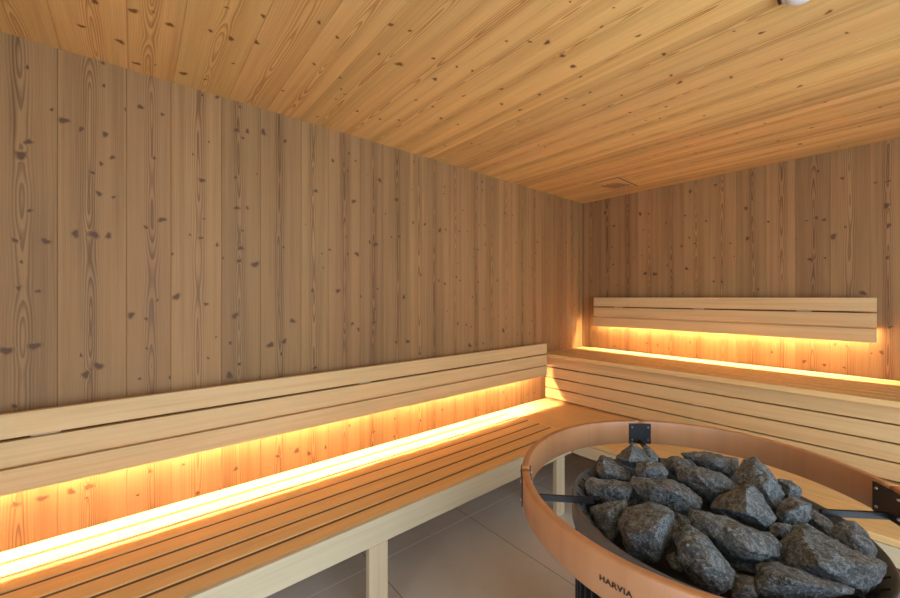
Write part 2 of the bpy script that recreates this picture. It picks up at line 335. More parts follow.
STONE_POINTS = {
 'peak': ((1.3361, 1.2739, 0.7483), [(-29, 43, 28), (-42, 1, 9), (-47, -41, -10), (-6, -38, -18), (17, -31, -19), (57, 10, -8), (44, 19, 0), (6, 37, 17), (8, -41, 31), (15, -79, 10), (-28, 44, 10), (-39, 8, -6), (-43, -28, -23), (-8, -26, -29), (11, -20, -31), (46, 16, -21), (35, 24, -14), (2, 39, 1), (-20, 35, -13), (-29, -7, -32), (2, -2, -36), (16, 23, -27)]),
 'behindpeak': ((1.3691, 1.3063, 0.7583), [(-33, 16, 15), (-10, 25, 15), (25, 8, -1), (29, -13, -13), (7, -28, -16), (-19, -7, 0), (7, -17, 11), (-30, 18, 3), (-11, 26, 3), (20, 12, -10), (23, -7, -20), (4, -20, -23), (-18, -1, -9), (-20, 17, -10), (9, 13, -18), (0, -5, -25)]),
 'leftback': ((1.2851, 1.1959, 0.7123), [(-39, 25, 22), (-42, -2, 13), (-25, -38, -5), (-11, -48, -18), (2, -32, -16), (63, -4, -17), (70, 30, -3), (55, 35, 3), (-12, 37, 20), (-2, -34, 37), (22, -65, 14), (-18, 30, -8), (-13, 7, -16), (-4, -22, -31), (-4, -29, -42), (-4, -15, -41), (48, 9, -42), (53, 38, -29), (41, 43, -24), (-13, 43, -10), (1, 30, -39), (-3, 1, -53), (-3, 7, -58), (23, 39, -52), (2, 38, -40)]),
 'round': ((1.4072, 1.2153, 0.7452), [(-42, -1, 8), (-16, 26, 16), (19, 38, 15), (43, 25, 4), (47, 2, -8), (14, -27, -16), (-25, -40, -15), (-39, -23, -4), (13, -45, 21), (35, -27, 19), (-38, 3, -2), (-16, 26, 5), (14, 37, 4), (35, 26, -6), (38, 6, -16), (10, -19, -23), (-23, -30, -21), (-35, -16, -12), (-24, 8, -12), (6, 27, -9), (20, 9, -20), (-16, -12, -24)]),
 'leftflat': ((1.336, 1.0857, 0.7052), [(-54, -4, 11), (-11, 25, 14), (40, 57, 16), (61, 58, 12), (62, -2, -16), (6, -42, -20), (-36, -48, -13), (-53, -35, -3), (24, -42, 21), (53, -30, 19), (-52, 8, -16), (-15, 33, -13), (28, 60, -11), (47, 61, -15), (48, 9, -39), (0, -25, -43), (-37, -31, -37), (-43, -16, -28), (-38, 19, -41), (9, 49, -39), (20, 20, -55), (-34, -6, -53)]),
 'bigmid': ((1.469, 1.1485, 0.7254), [(-84, -27, 2), (-84, -5, 13), (-36, 25, 19), (-2, 42, 21), (51, 50, 15), (85, 35, 2), (91, 8, -13), (45, -31, -23), (-13, -54, -24), (-53, -43, -11), (1, -62, 33), (52, -58, 35), (31, -62, 37), (-78, -8, -28), (-78, 10, -19), (-36, 36, -14), (-7, 51, -12), (38, 57, -17), (68, 45, -29), (73, 21, -41), (33, -12, -50), (-17, -32, -51), (-51, -23, -40), (-52, 14, -55), (-28, 40, -47), (15, 52, -49), (36, 31, -62), (-17, 0, -68)]),
 'lowdark': ((1.3928, 1.1473, 0.6721), [(-39, 3, 9), (-5, 29, 14), (35, 13, -1), (25, -9, -9), (-16, -35, -13), (-38, 13, -13), (-9, 34, -9), (26, 21, -22), (17, 2, -30), (-18, -20, -33), (-28, 20, -35), (9, 25, -40), (-16, 1, -46)]),
 'backleft': ((1.4421, 1.3501, 0.7381), [(-43, -11, 2), (-23, 16, 12), (21, 33, 14), (44, 21, 3), (19, -21, -14), (-18, -39, -17), (13, -44, 19), (-41, 1, -19), (-23, 24, -10), (14, 39, -9), (34, 29, -18), (13, -8, -33), (-19, -23, -35), (-28, 14, -37), (4, 36, -31), (3, 9, -45)]),
 'backmid': ((1.517, 1.4142, 0.7522), [(-91, -18, 3), (-51, 10, 13), (22, 36, 16), (60, 47, 16), (65, 15, -1), (53, -29, -23), (-8, -35, -18), (-51, -25, -6), (9, -58, 23), (38, -37, 21), (-81, -2, -22), (-48, 22, -14), (16, 44, -11), (48, 54, -11), (52, 26, -26), (42, -12, -45), (-10, -17, -40), (-48, -8, -30), (-52, 16, -45), (4, 43, -39), (26, 33, -47), (-11, 7, -56)]),
 'greenmid': ((1.5286, 1.284, 0.7404), [(-75, -5, 9), (-63, 17, 18), (-28, 34, 22), (35, 43, 17), (78, 28, 3), (78, 10, -7), (36, -47, -30), (-6, -41, -20), (-54, -39, -12), (8, -68, 30), (44, -67, -3), (47, -50, 34), (-69, 12, -24), (-58, 30, -15), (-29, 45, -12), (25, 53, -16), (62, 40, -28), (62, 24, -37), (27, -25, -56), (-10, -19, -48), (-51, -18, -41), (-46, 27, -53), (-23, 47, -47), (30, 44, -56), (10, 6, -72), (-35, 10, -63)]),
 'backright': ((1.638, 1.355, 0.7531), [(-37, -30, -12), (-50, -6, 2), (-42, 54, 33), (-17, 75, 42), (19, 51, 25), (64, -7, -10), (55, -64, -40), (27, -48, -28), (-18, -25, -11), (2, -23, 42), (39, -48, 34), (31, -75, 12), (-33, -18, -25), (-44, 3, -13), (-38, 54, 14), (-16, 73, 21), (15, 52, 7), (54, 2, -24), (45, -47, -49), (21, -33, -39), (-17, -14, -25), (-21, 0, -34), (-24, 42, -11), (7, 40, -15), (24, -17, -47), (-12, 2, -33)]),
 'rightsmall': ((1.6991, 1.4255, 0.7322), [(-34, 16, 11), (0, 26, 14), (26, 10, 4), (23, -13, -9), (1, -32, -18), (-16, -7, -3), (4, -28, 16), (-31, 23, -7), (-1, 31, -5), (21, 18, -14), (18, -2, -24), (0, -19, -32), (-15, 3, -19), (-20, 25, -26), (9, 19, -30), (-2, 1, -40)]),
 'ridge': ((1.6426, 1.2142, 0.7426), [(-13, 53, 28), (9, 58, 29), (32, 36, 15), (64, -7, -10), (52, -39, -26), (11, -44, -24), (-64, -55, -21), (-64, -32, -9), (-28, 29, 18), (9, -34, 48), (27, -118, 30), (48, -57, -12), (-13, 55, 6), (6, 60, 7), (26, 41, -5), (53, 4, -27), (43, -24, -40), (8, -29, -39), (-57, -38, -37), (-57, -18, -26), (-26, 34, -3), (-10, 44, -20), (13, 36, -26), (22, -2, -47), (-36, -10, -45), (-17, 32, -25)]),
 'rightblock': ((1.7233, 1.2781, 0.7352), [(-30, -15, -6), (-21, 14, 9), (-8, 34, 18), (13, 41, 20), (35, 36, 16), (36, 0, -3), (11, -37, -20), (-10, -42, -21), (-26, -31, -14), (1, -46, 15), (20, -28, 28), (-27, -3, -23), (-20, 22, -11), (-8, 39, -3), (10, 45, -1), (29, 41, -4), (30, 10, -21), (8, -22, -36), (-10, -27, -37), (-23, -17, -31), (-17, 10, -37), (-7, 35, -25), (15, 36, -26), (3, -1, -44), (-15, 2, -41)]),
 'frontleft': ((1.5008, 0.9639, 0.7108), [(-56, -34, -5), (-61, 13, 17), (-24, 60, 31), (18, 76, 30), (35, 76, 27), (54, 18, -2), (51, -33, -24), (38, -54, -31), (-13, -70, -29), (-41, -52, -15), (22, -35, 45), (46, -27, 49), (50, -72, 35), (-2, -81, 18), (-55, -13, -41), (-59, 28, -22), (-27, 68, -10), (9, 82, -11), (23, 82, -13), (39, 32, -38), (37, -12, -58), (26, -30, -64), (-19, -45, -62), (-42, -28, -50), (-40, 13, -71), (-24, 61, -53), (5, 68, -55), (13, 14, -81), (-19, -6, -83)]),
 'farleft': ((1.4008, 0.9728, 0.6904), [(-48, -12, 5), (-25, 32, 19), (12, 69, 27), (28, 51, 16), (37, -7, -11), (32, -51, -29), (2, -41, -19), (-22, -23, -8), (20, -37, 29), (-48, 1, -23), (-28, 39, -11), (4, 71, -4), (18, 56, -14), (26, 5, -37), (22, -32, -52), (-6, -26, -44), (-31, -15, -35), (-36, 16, -49), (-5, 57, -38), (7, 18, -57), (-11, 0, -61)]),
 'gapdark': ((1.5314, 1.0964, 0.6802), [(-28, 21, 14), (6, 31, 13), (19, 21, 7), (6, -22, -11), (-3, -50, -23), (-26, 25, -3), (3, 33, -3), (14, 25, -9), (3, -12, -24), (-5, -36, -34), (-18, 23, -20), (5, 23, -24), (-6, -12, -39)]),
 'long': ((1.6502, 1.0501, 0.7354), [(-91, 10, 15), (-71, 16, 16), (-21, 28, 16), (28, 32, 12), (62, 38, 11), (88, 27, 3), (89, -2, -11), (70, -21, -18), (9, -43, -22), (-23, -37, -15), (-57, -34, -10), (-83, -14, 3), (39, -22, 31), (55, -79, 17), (0, -50, 30), (-39, -34, 26), (-81, 21, -13), (-64, 26, -12), (-21, 37, -12), (21, 40, -16), (51, 45, -17), (73, 36, -23), (73, 11, -35), (58, -5, -41), (5, -25, -45), (-23, -19, -39), (-52, -17, -34), (-75, 1, -23), (-51, 28, -41), (-16, 37, -40), (26, 42, -43), (39, 22, -54), (-1, 2, -59), (-34, 6, -53)]),
 'underlong': ((1.6872, 1.0731, 0.6781), [(-47, -2, 4), (-4, 15, 7), (28, 27, 10), (39, 16, 4), (12, -22, -12), (-27, -34, -13), (3, -22, 9), (-42, 6, -14), (-5, 21, -11), (23, 31, -8), (32, 22, -13), (8, -11, -27), (-25, -21, -28), (-26, 14, -29), (11, 28, -26), (3, 3, -37)]),
 'frontbig': ((1.6274, 0.9404, 0.7159), [(-53, 35, 23), (-42, 52, 29), (-2, 50, 23), (21, 33, 12), (55, 2, -6), (58, -23, -18), (37, -40, -29), (11, -50, -26), (-36, -37, -12), (-54, -4, 5), (-1, -27, 38), (-18, -43, 33), (27, -42, 31), (19, -57, 6), (-50, 43, -10), (-40, 58, -4), (-6, 56, -10), (14, 41, -18), (44, 14, -34), (46, -7, -44), (32, -32, -54), (7, -34, -52), (-35, -19, -39), (-50, 9, -25), (-34, 42, -42), (-8, 49, -42), (21, 25, -57), (14, -2, -68), (-25, 6, -60)]),
 'chip': ((1.574, 0.9313, 0.6851), [(-18, 1, 3), (-7, 20, 10), (5, 10, 3), (20, -11, -8), (0, -19, -8), (4, -15, 10), (-17, 5, -7), (-8, 21, -2), (3, 13, -7), (16, -5, -17), (-2, -12, -17), (-12, 8, -17), (0, 13, -16), (-3, -2, -22)]),
 'nub': ((1.7147, 1.1906, 0.7201), [(-18, 3, 3), (-8, 16, 9), (19, 21, 9), (18, 3, 0), (2, -24, -12), (-14, -21, -9), (5, -24, 12), (-16, 9, -9), (-7, 20, -4), (15, 24, -4), (15, 9, -11), (1, -15, -22), (-13, -12, -20), (-11, 13, -20), (8, 22, -17), (-1, -1, -28)]),
 'sliver': ((1.7665, 1.216, 0.7221), [(-37, 1, 2), (-12, 20, 11), (20, 10, 4), (47, 8, 1), (20, -15, -9), (-3, -11, -6), (-34, -13, -5), (2, -28, 15), (-33, 7, -10), (-11, 23, -3), (16, 15, -8), (39, 13, -11), (16, -7, -20), (-3, -3, -17), (-30, -5, -16), (-20, 12, -21), (9, 17, -20), (9, 4, -27), (-18, 5, -25)]),
 'rightlump': ((1.7705, 1.326, 0.7052), [(-41, 13, 9), (-14, 31, 17), (20, 17, 8), (29, -8, -6), (24, -32, -18), (-18, -20, -10), (1, -41, 16), (-36, 21, -10), (-13, 36, -3), (17, 24, -11), (24, 2, -23), (20, -18, -33), (-17, -8, -26), (-22, 24, -29), (8, 26, -29), (11, 1, -42)]),
 'edge': ((1.8313, 1.2572, 0.7283), [(-35, 11, 7), (-21, 32, 17), (2, 42, 22), (24, 26, 13), (38, -6, -4), (36, -34, -19), (14, -36, -19), (-20, -23, -11), (-38, -12, -5), (4, -41, 19), (-31, 21, -17), (-19, 39, -8), (1, 48, -4), (20, 34, -11), (25, 4, -26), (18, -20, -39), (11, -19, -39), (-18, -8, -32), (-33, 1, -27), (-19, 27, -38), (0, 43, -31), (5, 14, -44), (6, 4, -51), (-20, 16, -44)]),
 'slab': ((1.7962, 1.1215, 0.7204), [(-76, -17, -5), (-67, 17, 11), (-41, 51, 27), (-16, 35, 18), (23, 52, 25), (55, 47, 21), (85, 40, 16), (83, 5, -1), (59, -33, -20), (33, -44, -23), (-9, -52, -25), (-59, -60, -27), (-73, -39, -16), (-25, -44, 44), (25, -57, 46), (62, -47, 39), (4, -104, 35), (-67, -1, -32), (-59, 28, -18), (-37, 57, -4), (-15, 44, -12), (19, 59, -6), (46, 54, -10), (71, 48, -14), (61, 19, -29), (49, -15, -44), (27, -24, -47), (-9, -31, -49), (-52, -38, -51), (-64, -20, -41), (-40, 17, -53), (-23, 50, -37), (9, 51, -38), (40, 45, -43), (29, 8, -61), (-7, -1, -63), (-39, 6, -59)]),
 'bottom': ((1.7768, 0.9908, 0.7121), [(-70, 3, 5), (-51, 27, 15), (-19, 19, 10), (7, 21, 9), (62, 39, 15), (73, 51, 16), (56, 35, 4), (-24, -22, -25), (-61, -49, -29), (-60, -50, -20), (-4, -53, 35), (-35, -49, 30), (-61, 6, -3), (-45, 26, 6), (-17, 20, 1), (6, 21, 1), (53, 37, 5), (70, 44, 6), (47, 35, -4), (-21, -17, -29), (-52, -43, -32), (-52, -40, -24), (-36, 8, -11), (-10, 16, -9), (30, 26, -6), (31, 23, -12), (-29, -24, -28)]),
 'frontsmall': ((1.6975, 0.9332, 0.6902), [(-17, 24, 12), (13, 38, 16), (24, 1, -2), (4, -14, -13), (-14, -23, -12), (-19, -7, -1), (8, -16, 18), (-16, 27, -5), (10, 39, -2), (19, 7, -17), (6, -13, -26), (-11, -18, -25), (-18, 1, -16), (-11, 24, -22), (9, 13, -29), (-8, -2, -34)]),
}
STONE_LABELS = [
 ('peak', 'pointed pyramid stone at the back of the heater, just below the black plate'),
 ('behindpeak', 'dark sloping stone half hidden behind the pointed pyramid stone'),
 ('leftback', 'split stone at the back left rim, brown left face and grey right face'),
 ('round', 'small rounded grey stone directly in front of the pointed pyramid stone'),
 ('leftflat', 'flat grey stone at the left rim above the inner end of the left bracket arm'),
 ('bigmid', 'broad grey stone with a pale top edge, left of the pile centre'),
 ('lowdark', 'dark low stone in the gap between the flat left stone and the broad one'),
 ('backleft', 'pale bluish small stone right of the rounded one in the back row'),
 ('backmid', 'wide flat stone in the back row under the wooden rail'),
 ('greenmid', 'greenish grey stone with a slanted face, behind the centre of the pile'),
 ('backright', 'tall dark stone leaning right in the back row of the pile'),
 ('rightsmall', 'small dark stone on the far back right rim'),
 ('ridge', 'sharp ridged stone at the pile centre, brown left face and blue-grey right face'),
 ('rightblock', 'pale blue-grey block to the right of the sharp ridged centre stone'),
 ('frontleft', 'big blunt brownish stone at the front left, above the lettering'),
 ('farleft', 'weathered brownish stone at the left rim below the left bracket arm'),
 ('gapdark', 'dark stone down in the gap right of the big blunt front left stone'),
 ('long', 'long wedge stone lying across the front middle, pale at its right end'),
 ('underlong', 'dark green-grey stone under the right end of the long wedge stone'),
 ('frontbig', 'rough veined stone at the front rim, below the long wedge stone'),
 ('chip', 'small knobbly stone wedged at the left foot of the rough veined front stone'),
 ('nub', 'small smooth nub of stone between the centre ridge and the big right slab'),
 ('sliver', 'thin pale sliver of stone lying along the top of the big right slab'),
 ('rightlump', 'grey stone on the right, between the pale block and the rim stone'),
 ('edge', 'smooth grey stone at the right rim, just below the right bracket arm'),
 ('slab', 'largest stone, a wide grey slab on the right side of the heater'),
 ('bottom', 'pale-edged long stone at the bottom edge of the photo on the right'),
 ('frontsmall', 'small grey stone at the bottom edge of the photo, right of the veined stone'),
]

# ---------------------------------------------------------------- plank-clad surfaces
def planks(name, mat, edges, lo, hi, to_world, knots, back_box, seed0, hearts=None):
    """boards with V joints: `edges` across, lo..hi along, to_world(u, v, depth) with depth > 0 into the room"""
    rng = random.Random(seed0)
    bm = bmesh.new()
    uvl = bm.loops.layers.uv.new('UVMap')
    sd = bm.verts.layers.float.new('seed')
    kn = bm.verts.layers.float.new('knot')
    info = []
    def face(pts, seed, heart, ks=None):
        vs = []
        for i, (u, v, d) in enumerate(pts):
            x = bm.verts.new(to_world(u, v, d)); x[sd] = seed; x[kn] = ks[i] if ks else 0.0
            vs.append(x)
        f = bm.faces.new(vs)
        for l, (u, v, d) in zip(f.loops, pts): l[uvl].uv = (u - heart, v + seed * 40)
    bw, bd = 0.0014, 0.0022
    for a, b in zip(edges, edges[1:]):
        seed = rng.random()
        heart = (a + b) / 2 + rng.uniform(-0.012, 0.012)
        info.append((a, b, seed, heart))
        face([(a + bw, lo, 0), (b - bw, lo, 0), (b - bw, hi, 0), (a + bw, hi, 0)], seed, heart)
        face([(a, lo, -bd), (a + bw, lo, 0), (a + bw, hi, 0), (a, hi, -bd)], seed, heart)
        face([(b - bw, lo, 0), (b, lo, -bd), (b, hi, -bd), (b - bw, hi, 0)], seed, heart)
    kept = []
    for k in knots:
        if all((k[0] - q[0]) ** 2 + (k[1] - q[1]) ** 2 > 0.036 ** 2 for q in kept): kept.append(k)
    for (ku, kv, s) in kept:
        hit = [i for i in info if i[0] <= ku <= i[1]]
        if not hit or not (lo < kv < hi): continue
        a, b, seed, heart = hit[0]
        ru = 0.0068 * s * rng.uniform(0.9, 1.25); rv = 0.0056 * s * rng.uniform(0.8, 1.15)
        if s >= 1.6: ru *= 1.15
        ru *= 1.35; rv *= 2.0
        tilt = rng.uniform(-0.35, 0.35)
        n = 18
        def pt(q, t):
            w = 1 + 0.22 * math.sin(2 * t + ku * 91) + 0.16 * math.sin(3 * t + kv * 57)
            x, y = ru * q * w * math.cos(t), rv * q * w * math.sin(t)
            uu = min(max(ku + x * math.cos(tilt) - y * math.sin(tilt), a + bw), b - bw)
            return (uu, kv + x * math.sin(tilt) + y * math.cos(tilt), 0.0004)
        levels = [(0.22, 1.0), (0.42, 0.74), (0.58, 0.36), (0.78, 0.14), (1.0, 0.0)]
        T = [2 * math.pi * i / n for i in range(n)]
        face([pt(levels[0][0], t) for t in T], seed, heart, [1.0] * n)
        for (q0, k0), (q1, k1) in zip(levels, levels[1:]):
            for t0, t1 in zip(T, T[1:] + T[:1]):
                face([pt(q0, t0), pt(q1, t0), pt(q1, t1), pt(q0, t1)], seed, heart, [k0, k1, k1, k0])
    box(bm, *back_box)
    o = build(name, bm, mat, recalc=False)
    return structure(o)

def fill_edges(known, lo, hi, rng):
    e = list(known)
    while e[0] > lo: e.insert(0, max(lo, e[0] - rng.uniform(0.15, 0.185)))
    while e[-1] < hi: e.append(min(hi, e[-1] + rng.uniform(0.15, 0.185)))
    if e[1] - e[0] < 0.05: e.pop(1)
    if e[-1] - e[-2] < 0.05: e.pop(-2)
    return e

R0 = random.Random(4)
left_edges = fill_edges([-0.58, -0.395, -0.209, -0.025, 0.112, 0.29, 0.445, 0.629, 0.766, 0.946, 1.09, 1.275, 1.40, 1.531, 1.72, 1.925, 2.06, 2.25, 2.41, 2.568, 2.765, 2.95, 3.09], FRONT, BACK, R0)
back_edges = fill_edges([0.0, 0.15, 0.33, 0.50, 0.66, 0.84, 1.01, 1.17, 1.33, 1.475, 1.63, 1.79, 1.945], 0.0, RIGHT, R0)
ceil_edges = fill_edges([-0.20, -0.02, 0.118, 0.313, 0.47, 0.621, 0.79, 0.95, 1.10, 1.26, 1.42, 1.575, 1.735, 1.89, 2.06, 2.21, 2.38, 2.54, 2.70, 2.87, 3.02], FRONT, BACK, R0)
def extra_knots(n, ulo, uhi, vlo, vhi, seed):
    r = random.Random(seed)
    return [(r.uniform(ulo, uhi), r.uniform(vlo, vhi), r.choice((0.5, 0.6, 0.7, 0.8))) for _ in range(n)]

planks('wall_left', PINE, left_edges, 0.0, CEIL, lambda u, v, d: (d, u, v),
       KNOTS_LEFT + extra_knots(70, FRONT, BACK, 0, CEIL, 1), ((-0.06, FRONT, 0), (-0.003, BACK + 0.06, CEIL)), 11)
planks('wall_back', PINE, back_edges, 0.0, CEIL, lambda u, v, d: (u, BACK - d, v),
       KNOTS_BACK + extra_knots(45, 0, RIGHT, 0, CEIL, 2), ((0, BACK + 0.003, 0), (RIGHT + 0.06, BACK + 0.06, CEIL)), 12)
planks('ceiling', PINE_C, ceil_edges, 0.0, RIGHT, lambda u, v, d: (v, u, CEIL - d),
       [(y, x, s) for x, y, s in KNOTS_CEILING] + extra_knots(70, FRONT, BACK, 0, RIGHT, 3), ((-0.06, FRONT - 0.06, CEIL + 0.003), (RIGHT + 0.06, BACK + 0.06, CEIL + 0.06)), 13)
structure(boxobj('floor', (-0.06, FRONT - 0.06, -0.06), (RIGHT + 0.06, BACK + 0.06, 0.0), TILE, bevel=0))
# slim corner bead where the two clad walls meet
structure(boxobj('trim_1', (0.001, BACK - 0.013, 0.82), (0.013, BACK - 0.001, CEIL - 0.001), PINE, bevel=0.001))

def window_wall(wall, win, axis, pos, a0, a1, wa0, wa1, z0, z1):
    """clad wall with one big glazed opening; axis 'x' = wall at constant x"""
    def P(n, a, z):
        return (pos + n, a, z) if axis == 'x' else (a, pos + n, z)
    s = 1 if axis == 'x' else -1
    bm = bmesh.new()
    for (b0, b1, c0, c1) in ((a0, wa0, 0, CEIL), (wa1, a1, 0, CEIL), (wa0, wa1, 0, z0), (wa0, wa1, z1, CEIL)):
        lo, hi = P(0, b0, c0), P(0.06 * s, b1, c1)
        box(bm, [min(p, q) for p, q in zip(lo, hi)], [max(p, q) for p, q in zip(lo, hi)])
    structure(build(wall, bm, smooth_wood(wall + ' boards', 'Z', (0.45, 0.27, 0.15), (0.25, 0.13, 0.06))))
    bm = bmesh.new()
    f = 0.045
    for (b0, b1, c0, c1) in ((wa0, wa0 + f, z0, z1), (wa1 - f, wa1, z0, z1), (wa0 + f, wa1 - f, z0, z0 + f), (wa0 + f, wa1 - f, z1 - f, z1),
                             ((wa0 + wa1) / 2 - f / 2, (wa0 + wa1) / 2 + f / 2, z0 + f, z1 - f)):
        lo, hi = P(0.012 * s, b0, c0), P(0.05 * s, b1, c1)
        box(bm, [min(p, q) for p, q in zip(lo, hi)], [max(p, q) for p, q in zip(lo, hi)])
    w = structure(build(win, bm, FRAME))
    bm = bmesh.new()
    lo, hi = P(0.027 * s, wa0 + f, z0 + f), P(0.035 * s, wa1 - f, z1 - f)
    box(bm, [min(p, q) for p, q in zip(lo, hi)], [max(p, q) for p, q in zip(lo, hi)])
    build('pane', bm, GLASS, w)
window_wall('wall_right', 'window_1', 'x', RIGHT, FRONT - 0.06, BACK, -0.75, 2.2, 0.06, 2.06)
window_wall('wall_front', 'fill_window', 'y', FRONT, 0.0, RIGHT, 1.5, 3.1, 0.06, 2.06)  # unseen front glazing, added to let the soft fill in

# ---------------------------------------------------------------- lower bench along the left wall
BH = 0.437           # seat height
t = thing('sauna_bench', (0.31, 0.7, 0), 'low slatted sauna bench along the left wall with pale fascia and legs', 'bench')
bm = bmesh.new()
for i in range(7):
    x0 = 0.003 + i * 0.09 + (0.006 if i else 0)
    x1 = (i + 1) * 0.09 - 0.0095 if i < 6 else 0.609
    box(bm, (x0, FRONT + 0.004, BH - 0.026), (x1, 2.064, BH), 0.0012, 1)
build('slatted_seat', bm, SEAT_LIT_Y, t)
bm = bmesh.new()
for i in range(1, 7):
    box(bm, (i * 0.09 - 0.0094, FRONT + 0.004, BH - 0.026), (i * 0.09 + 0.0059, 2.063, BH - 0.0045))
build('groove_shade_strips', bm, GROOVE_SHADE, t)  # added strips that paint the shade inside the open grooves
boxobj('fascia', (0.611, FRONT + 0.004, 0.338), (0.631, 2.02, BH), PALE_Y, t, 0.003)
boxobj('rear_rail', (0.004, FRONT + 0.004, 0.345), (0.03, 2.02, BH - 0.027), PALE_Y, t)
for y in (-0.52, 0.71, 1.905):
    boxobj('leg', (0.603, y - 0.04, 0.0), (0.631, y + 0.04, 0.3375), ASPEN_Z, t, 0.003)
    boxobj('cross_bearer', (0.03, y - 0.02, 0.345), (0.6105, y + 0.02, BH - 0.027), PALE_X, t)

# ---------------------------------------------------------------- step bench along the back wall
t = thing('step_bench', (1.9, 2.3, 0), 'low step bench of long boards in front of the raised back bench', 'bench')
bm = bmesh.new()
box(bm, (0.003, 2.067, BH - 0.026), (0.632, 2.1085, BH), 0.0015)
box(bm, (0.634, 2.016, BH - 0.026), (RIGHT - 0.004, 2.1085, BH), 0.003)
ys = [2.11, 2.22, 2.33, 2.44, 2.55, 2.655]
for a, b in zip(ys, ys[1:]):
    box(bm, (0.003, a + 0.001, BH - 0.026), (RIGHT - 0.004, b - 0.001, BH), 0.0012)
build('seat_boards', bm, SEAT_LIT_X, t)
boxobj('fascia', (0.634, 2.020, 0.338), (RIGHT - 0.004, 2.040, BH - 0.029), PALE_X, t, 0.003)
for x in (0.09, 1.15, 2.2, 3.22):
    boxobj('leg', (x - 0.04, 2.0425, 0.0) if x > 0.5 else (x - 0.04, 2.09, 0), (x + 0.04, 2.115, BH - 0.0265), ASPEN_Z, t, 0.003)
    boxobj('leg', (x - 0.04, 2.58, 0.0), (x + 0.04, 2.65, BH - 0.0265), ASPEN_Z, t, 0.003)

# ---------------------------------------------------------------- raised bench along the back wall
UH = 0.819
t = thing('raised_bench', (1.9, 2.9, 0), 'raised sauna bench along the back wall with a four-board front panel', 'bench')
bm = bmesh.new()
y = 2.552
sl = []
for i in range(7):
    a = 2.552 + i * 0.0938
    box(bm, (0.003, a, UH - 0.028), (RIGHT - 0.004, a + 0.0775, UH), 0.0012, 1)
build('slatted_seat', bm, SEAT_LIT_X, t)
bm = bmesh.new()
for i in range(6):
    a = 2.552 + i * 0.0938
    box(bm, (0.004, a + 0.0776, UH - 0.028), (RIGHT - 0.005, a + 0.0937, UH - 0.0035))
build('groove_shade_strips', bm, GROOVE_SHADE, t)  # groove shade painted as dark strips here too
for k in range(4):
    z1 = 0.783 - k * 0.0858
    boxobj('front_board', (0.003, 2.622, z1 - 0.0782), (RIGHT - 0.004, 2.642, z1), ASPEN_X, t, 0.003)
for x in (0.03, 1.1, 2.2, RIGHT - 0.04):
    boxobj('support_post', (x - 0.025, 2.6425, BH + 0.0005), (x + 0.025, 2.70, UH - 0.029), ASPEN_Z, t)
    boxobj('support_post', (x - 0.025, 3.13, 0), (x + 0.025, 3.19, UH - 0.029), ASPEN_Z, t)

# ---------------------------------------------------------------- backrests with light tape behind
def backrest(label, P, a0, a1, z_bot, z_top, battens, board_mat, short):
    """P(a, n, z): a along the wall, n out from the wall"""
    def B(nm, a_0, a_1, n0, n1, z0, z1, mat, parent, bev=0.002):
        lo, hi = P(a_0, n0, z0), P(a_1, n1, z1)
        return boxobj(nm, [min(p, q) for p, q in zip(lo, hi)], [max(p, q) for p, q in zip(lo, hi)], mat, parent, bev)
    c = P((a0 + a1) / 2, 0.0, z_bot)
    t = thing('backrest', c, label, 'backrest')
    h = (z_top - z_bot - 0.018) / 3
    for k in range(3):
        z0 = z_bot + k * (h + 0.009)
        B('board', a0, a1, 0.058, 0.080, z0, z0 + h, board_mat, t, 0.0025)
    for a in battens:
        B('batten', a - 0.035, a + 0.035, 0.0505, 0.0575, z_bot + 0.1355, z_top - 0.01, ASPEN_Z, t)
    B('mounting_rail', a0 + 0.01, a1 - 0.01, 0.003, 0.0565, z_bot + 0.073, z_bot + 0.135, ASPEN_X, t)
    B('light_tape', a0 + 0.03, a1 - short, 0.009, 0.022, z_bot + 0.0665, z_bot + 0.0727, LED, t, 0)
    return t
backrest('long three-board backrest on the left wall above the low bench', lambda a, n, z: (n, a, z),
         FRONT + 0.02, 2.538, 0.646, 0.904, (-0.23, 0.95, 2.1), ASPEN_Y, 0.12)
backrest('shorter three-board backrest on the back wall above the raised bench', lambda a, n, z: (a, BACK - n, z),
         0.15, 1.818, 1.022, 1.273, (0.36, 0.955, 1.52), ASPEN_X, 0.035)

# ---------------------------------------------------------------- ceiling fittings
t = thing('ceiling_vent', (0.485, 2.86, CEIL), 'wooden ceiling vent cover with diagonal slits near the back corner', 'vent')
cvx0, cvx1, cvy0, cvy1 = 0.395, 0.575, 2.70, 3.02
boxobj('cover_board', (cvx0, cvy0, CEIL - 0.007), (cvx1, cvy1, CEIL - 0.0006), smooth_wood('vent board', 'X', (0.66, 0.40, 0.17), (0.50, 0.27, 0.10)), t, 0.0015)
bm = bmesh.new()
for a, b, c_, d in ((cvx0 - 0.007, cvy0 - 0.007, cvx1 + 0.007, cvy0 - 0.001), (cvx1 + 0.001, cvy0 - 0.001, cvx1 + 0.007, cvy1)):
    box(bm, (a, b, CEIL - 0.0015), (c_, d, CEIL - 0.0005))
build('shadow_gap', bm, DARKSLOT, t)
for i in range(7):
    cx = cvx0 + 0.036 + i * 0.018; cy = 2.86
    bm = bmesh.new()
    m = Matrix.Translation((cx, cy, CEIL - 0.0078)) @ Matrix.Rotation(math.radians(-22), 4, 'Z')
    bmesh.ops.create_cube(bm, size=1.0, matrix=m @ Matrix.Diagonal((0.0032, 0.17 if i % 2 else 0.13, 0.0012, 1)))
    build('slit', bm, DARKSLOT, t)

